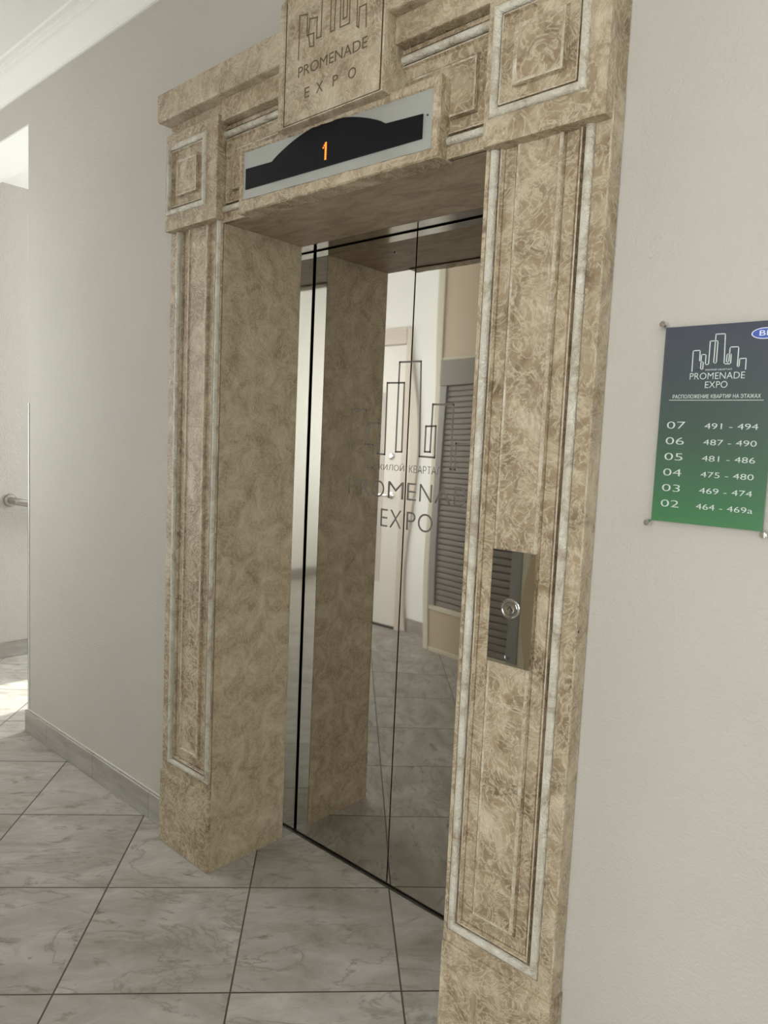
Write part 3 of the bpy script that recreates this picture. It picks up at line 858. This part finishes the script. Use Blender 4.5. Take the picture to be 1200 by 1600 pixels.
# ------------------------------------------------------------------ stair handrail on the far left wall
hr = thing('stair_handrail', 'chrome tube handrail with round wall flange on the far left wall', 'handrail', (XL, 0.45, 0.99))
bm = B(); lathe(bm, (XL, 0.445, 0.995), (1, 0, 0), [(0.040, 0), (0.040, 0.006), (0.036, 0.012), (0.022, 0.016), (0.022, 0.02)]); link('wall_flange', bm, m_rail, hr, smooth=True)
bm = B()
path = [Vector((XL, 0.445, 0.995)), Vector((XL+0.045, 0.445, 0.995)), Vector((XL+0.07, 0.455, 0.992)), Vector((XL+0.08, 0.49, 0.985)), Vector((XL+0.08, 1.2, 0.86)), Vector((XL+0.08, 2.2, 0.69))]
rg = []
for i, p in enumerate(path):
    t = (path[min(i+1, len(path)-1)]-path[max(i-1, 0)]).normalized()
    q_ = Vector((0, 0, 1)).rotation_difference(t).to_matrix()
    s = t.cross(Vector((0, 0, 1))).normalized(); u = s.cross(t)
    rg.append([bm.verts.new(p + (s*math.cos(2*math.pi*k/20)+u*math.sin(2*math.pi*k/20))*0.022) for k in range(20)])
for a, b_ in zip(rg, rg[1:]):
    for k in range(20):
        j = (k+1) % 20; bm.faces.new((a[k], a[j], b_[j], b_[k]))
bm.faces.new(rg[0]); bm.faces.new(rg[-1])
link('tube', bm, m_rail, hr, smooth=True)

# ------------------------------------------------------------------ flat door seen in the mirror
bm = B()
cas = [(-2.73, -2.66), (-1.70, -1.63)]
for a, b_ in cas: box(bm, (a, DY, 0), (b_, DY+0.02, 2.33), 0.004)
box(bm, (-2.66, DY, 2.21), (-1.70, DY+0.02, 2.33), 0.004)
for k in range(3): box(bm, (-2.66, DY+0.018, 2.235+k*0.03), (-1.70, DY+0.024, 2.25+k*0.03), 0.002)
casing = struct('trim_3', bm, m_doorfr)
d1 = struct('door_1', box(B(), (-2.66, DY-0.05, 0.015), (-1.70, DY-0.004, 2.205), 0.004), m_door)
yd = DY-0.004
bm = B()
for (xa, xb) in ((-2.58, -2.24), (-2.16, -1.99)):
    for (za, zb_) in ((0.15, 0.85), (1.0, 1.75), (1.85, 2.08)):
        # raised mouldings facing the landing (+y)
        for ins in (0.0, 0.03):
            x0, x1, z0, z1 = xa+ins, xb-ins, za+ins, zb_-ins
            if x1-x0 < 0.03: continue
            for p, q_ in (((x0, z0), (x1, z0+0.010)), ((x0, z1-0.010), (x1, z1)), ((x0, z0), (x0+0.010, z1)), ((x1-0.010, z0), (x1, z1))):
                box(bm, (p[0], yd, p[1]), (q_[0], yd+0.006, q_[1]), 0.0015, seg=1)
for k in range(4):
    x = -1.955 + k*0.018
    box(bm, (x, yd, 0.35), (x+0.006, yd+0.004, 1.85), 0.001, seg=1)
link('door_moulding', bm, m_doorfr, d1)  # mouldings darker than the leaf: shading of their lines put into the colour
bm = B(); lathe(bm, (-1.815, yd, 1.355), (0, 1, 0), [(0.028, 0), (0.028, 0.006), (0.02, 0.012), (0.008, 0.014), (0, 0.014)])
link('lock_rosette', bm, m_chrome, d1, smooth=True)
bm = B(); lathe(bm, (-1.80, yd, 1.045), (0, 1, 0), [(0.026, 0), (0.026, 0.006), (0.012, 0.010), (0.010, 0.045), (0, 0.045)])
box(bm, (-1.93, yd+0.035, 1.036), (-1.79, yd+0.05, 1.054), 0.005)
link('door_handle', bm, m_chrome, d1, smooth=True)
bm = B(); box(bm, (-2.66, DY-0.06, 0), (-1.70, DY+0.012, 0.014), 0.002); struct('trim_4', bm, m_sill)

# ------------------------------------------------------------------ cream partition with roller shutters
PY = -1.90
pt = thing('shutter_partition', 'cream plastic partition with grey-brown roller shutter, reflected in the lift doors', 'partition', (-0.1, PY, 0))
bm = B()
xs = [(-1.285, -1.235), (0.0, 0.05), (0.58, 0.63), (1.15, 1.205)]
for a, b_ in xs: box(bm, (a, PY-0.06, 0), (b_, PY, ZC), 0.004)
for (a, b_) in zip(xs, xs[1:]):
    box(bm, (a[1], PY-0.055, 0.295), (b_[0], PY-0.005, 0.33), 0.003)
    box(bm, (a[1], PY-0.055, 2.055), (b_[0], PY-0.005, 2.075), 0.003)
    box(bm, (a[1], PY-0.055, 0.0), (b_[0], PY-0.005, 0.03), 0.003)
link('frame', bm, m_cream, pt)
for i, (a, b_) in enumerate(zip(xs, xs[1:])):
    bm = B(); box(bm, (a[1], PY-0.045, 0.03), (b_[0], PY-0.012, 0.295)); link('lower_panel', bm, m_peach, pt)
    bm = B(); box(bm, (a[1], PY-0.045, 2.075), (b_[0], PY-0.012, ZC)); link('upper_panel', bm, m_peach, pt)
    if i == 0:
        bm = B(); box(bm, (a[1], PY-0.06, 1.885), (b_[0], PY+0.012, 2.055), 0.004); link('shutter_box', bm, m_shut, pt)
        bm = B(); box(bm, (a[1], PY-0.05, 0.33), (a[1]+0.065, PY+0.004, 1.885), 0.003); link('guide_rail', bm, m_guide, pt)
        bm = B(); box(bm, (b_[0]-0.065, PY-0.05, 0.33), (b_[0], PY+0.004, 1.885), 0.003)
        link('guide_rail', bm, m_guide, pt)
        bm = B(); nsl = 40; hh = (1.885-0.33)/nsl
        a0, b0 = a[1]+0.069, b_[0]-0.069
        for k in range(nsl):
            z = 0.33+k*hh
            sec = [(PY-0.028, z), (PY-0.014, z+0.004), (PY-0.012, z+hh*0.5), (PY-0.016, z+hh-0.004), (PY-0.028, z+hh)]
            A = [bm.verts.new((a0, y, zz)) for y, zz in sec]; E_ = [bm.verts.new((b0, y, zz)) for y, zz in sec]
            for q_ in range(4): bm.faces.new((A[q_], A[q_+1], E_[q_+1], E_[q_]))
            bm.faces.new(A); bm.faces.new(E_)
        link('shutter_slats', bm, m_shut, pt, smooth=True)
    else:
        bm = B(); box(bm, (a[1], PY-0.045, 0.33), (b_[0], PY-0.012, 2.055)); link('middle_panel', bm, m_peach if i == 1 else m_cream, pt)
bm = B(); box(bm, (-1.285, DY-0.2, 0), (-1.235, PY-0.06, ZC)); struct('wall_jog', bm, m_white)
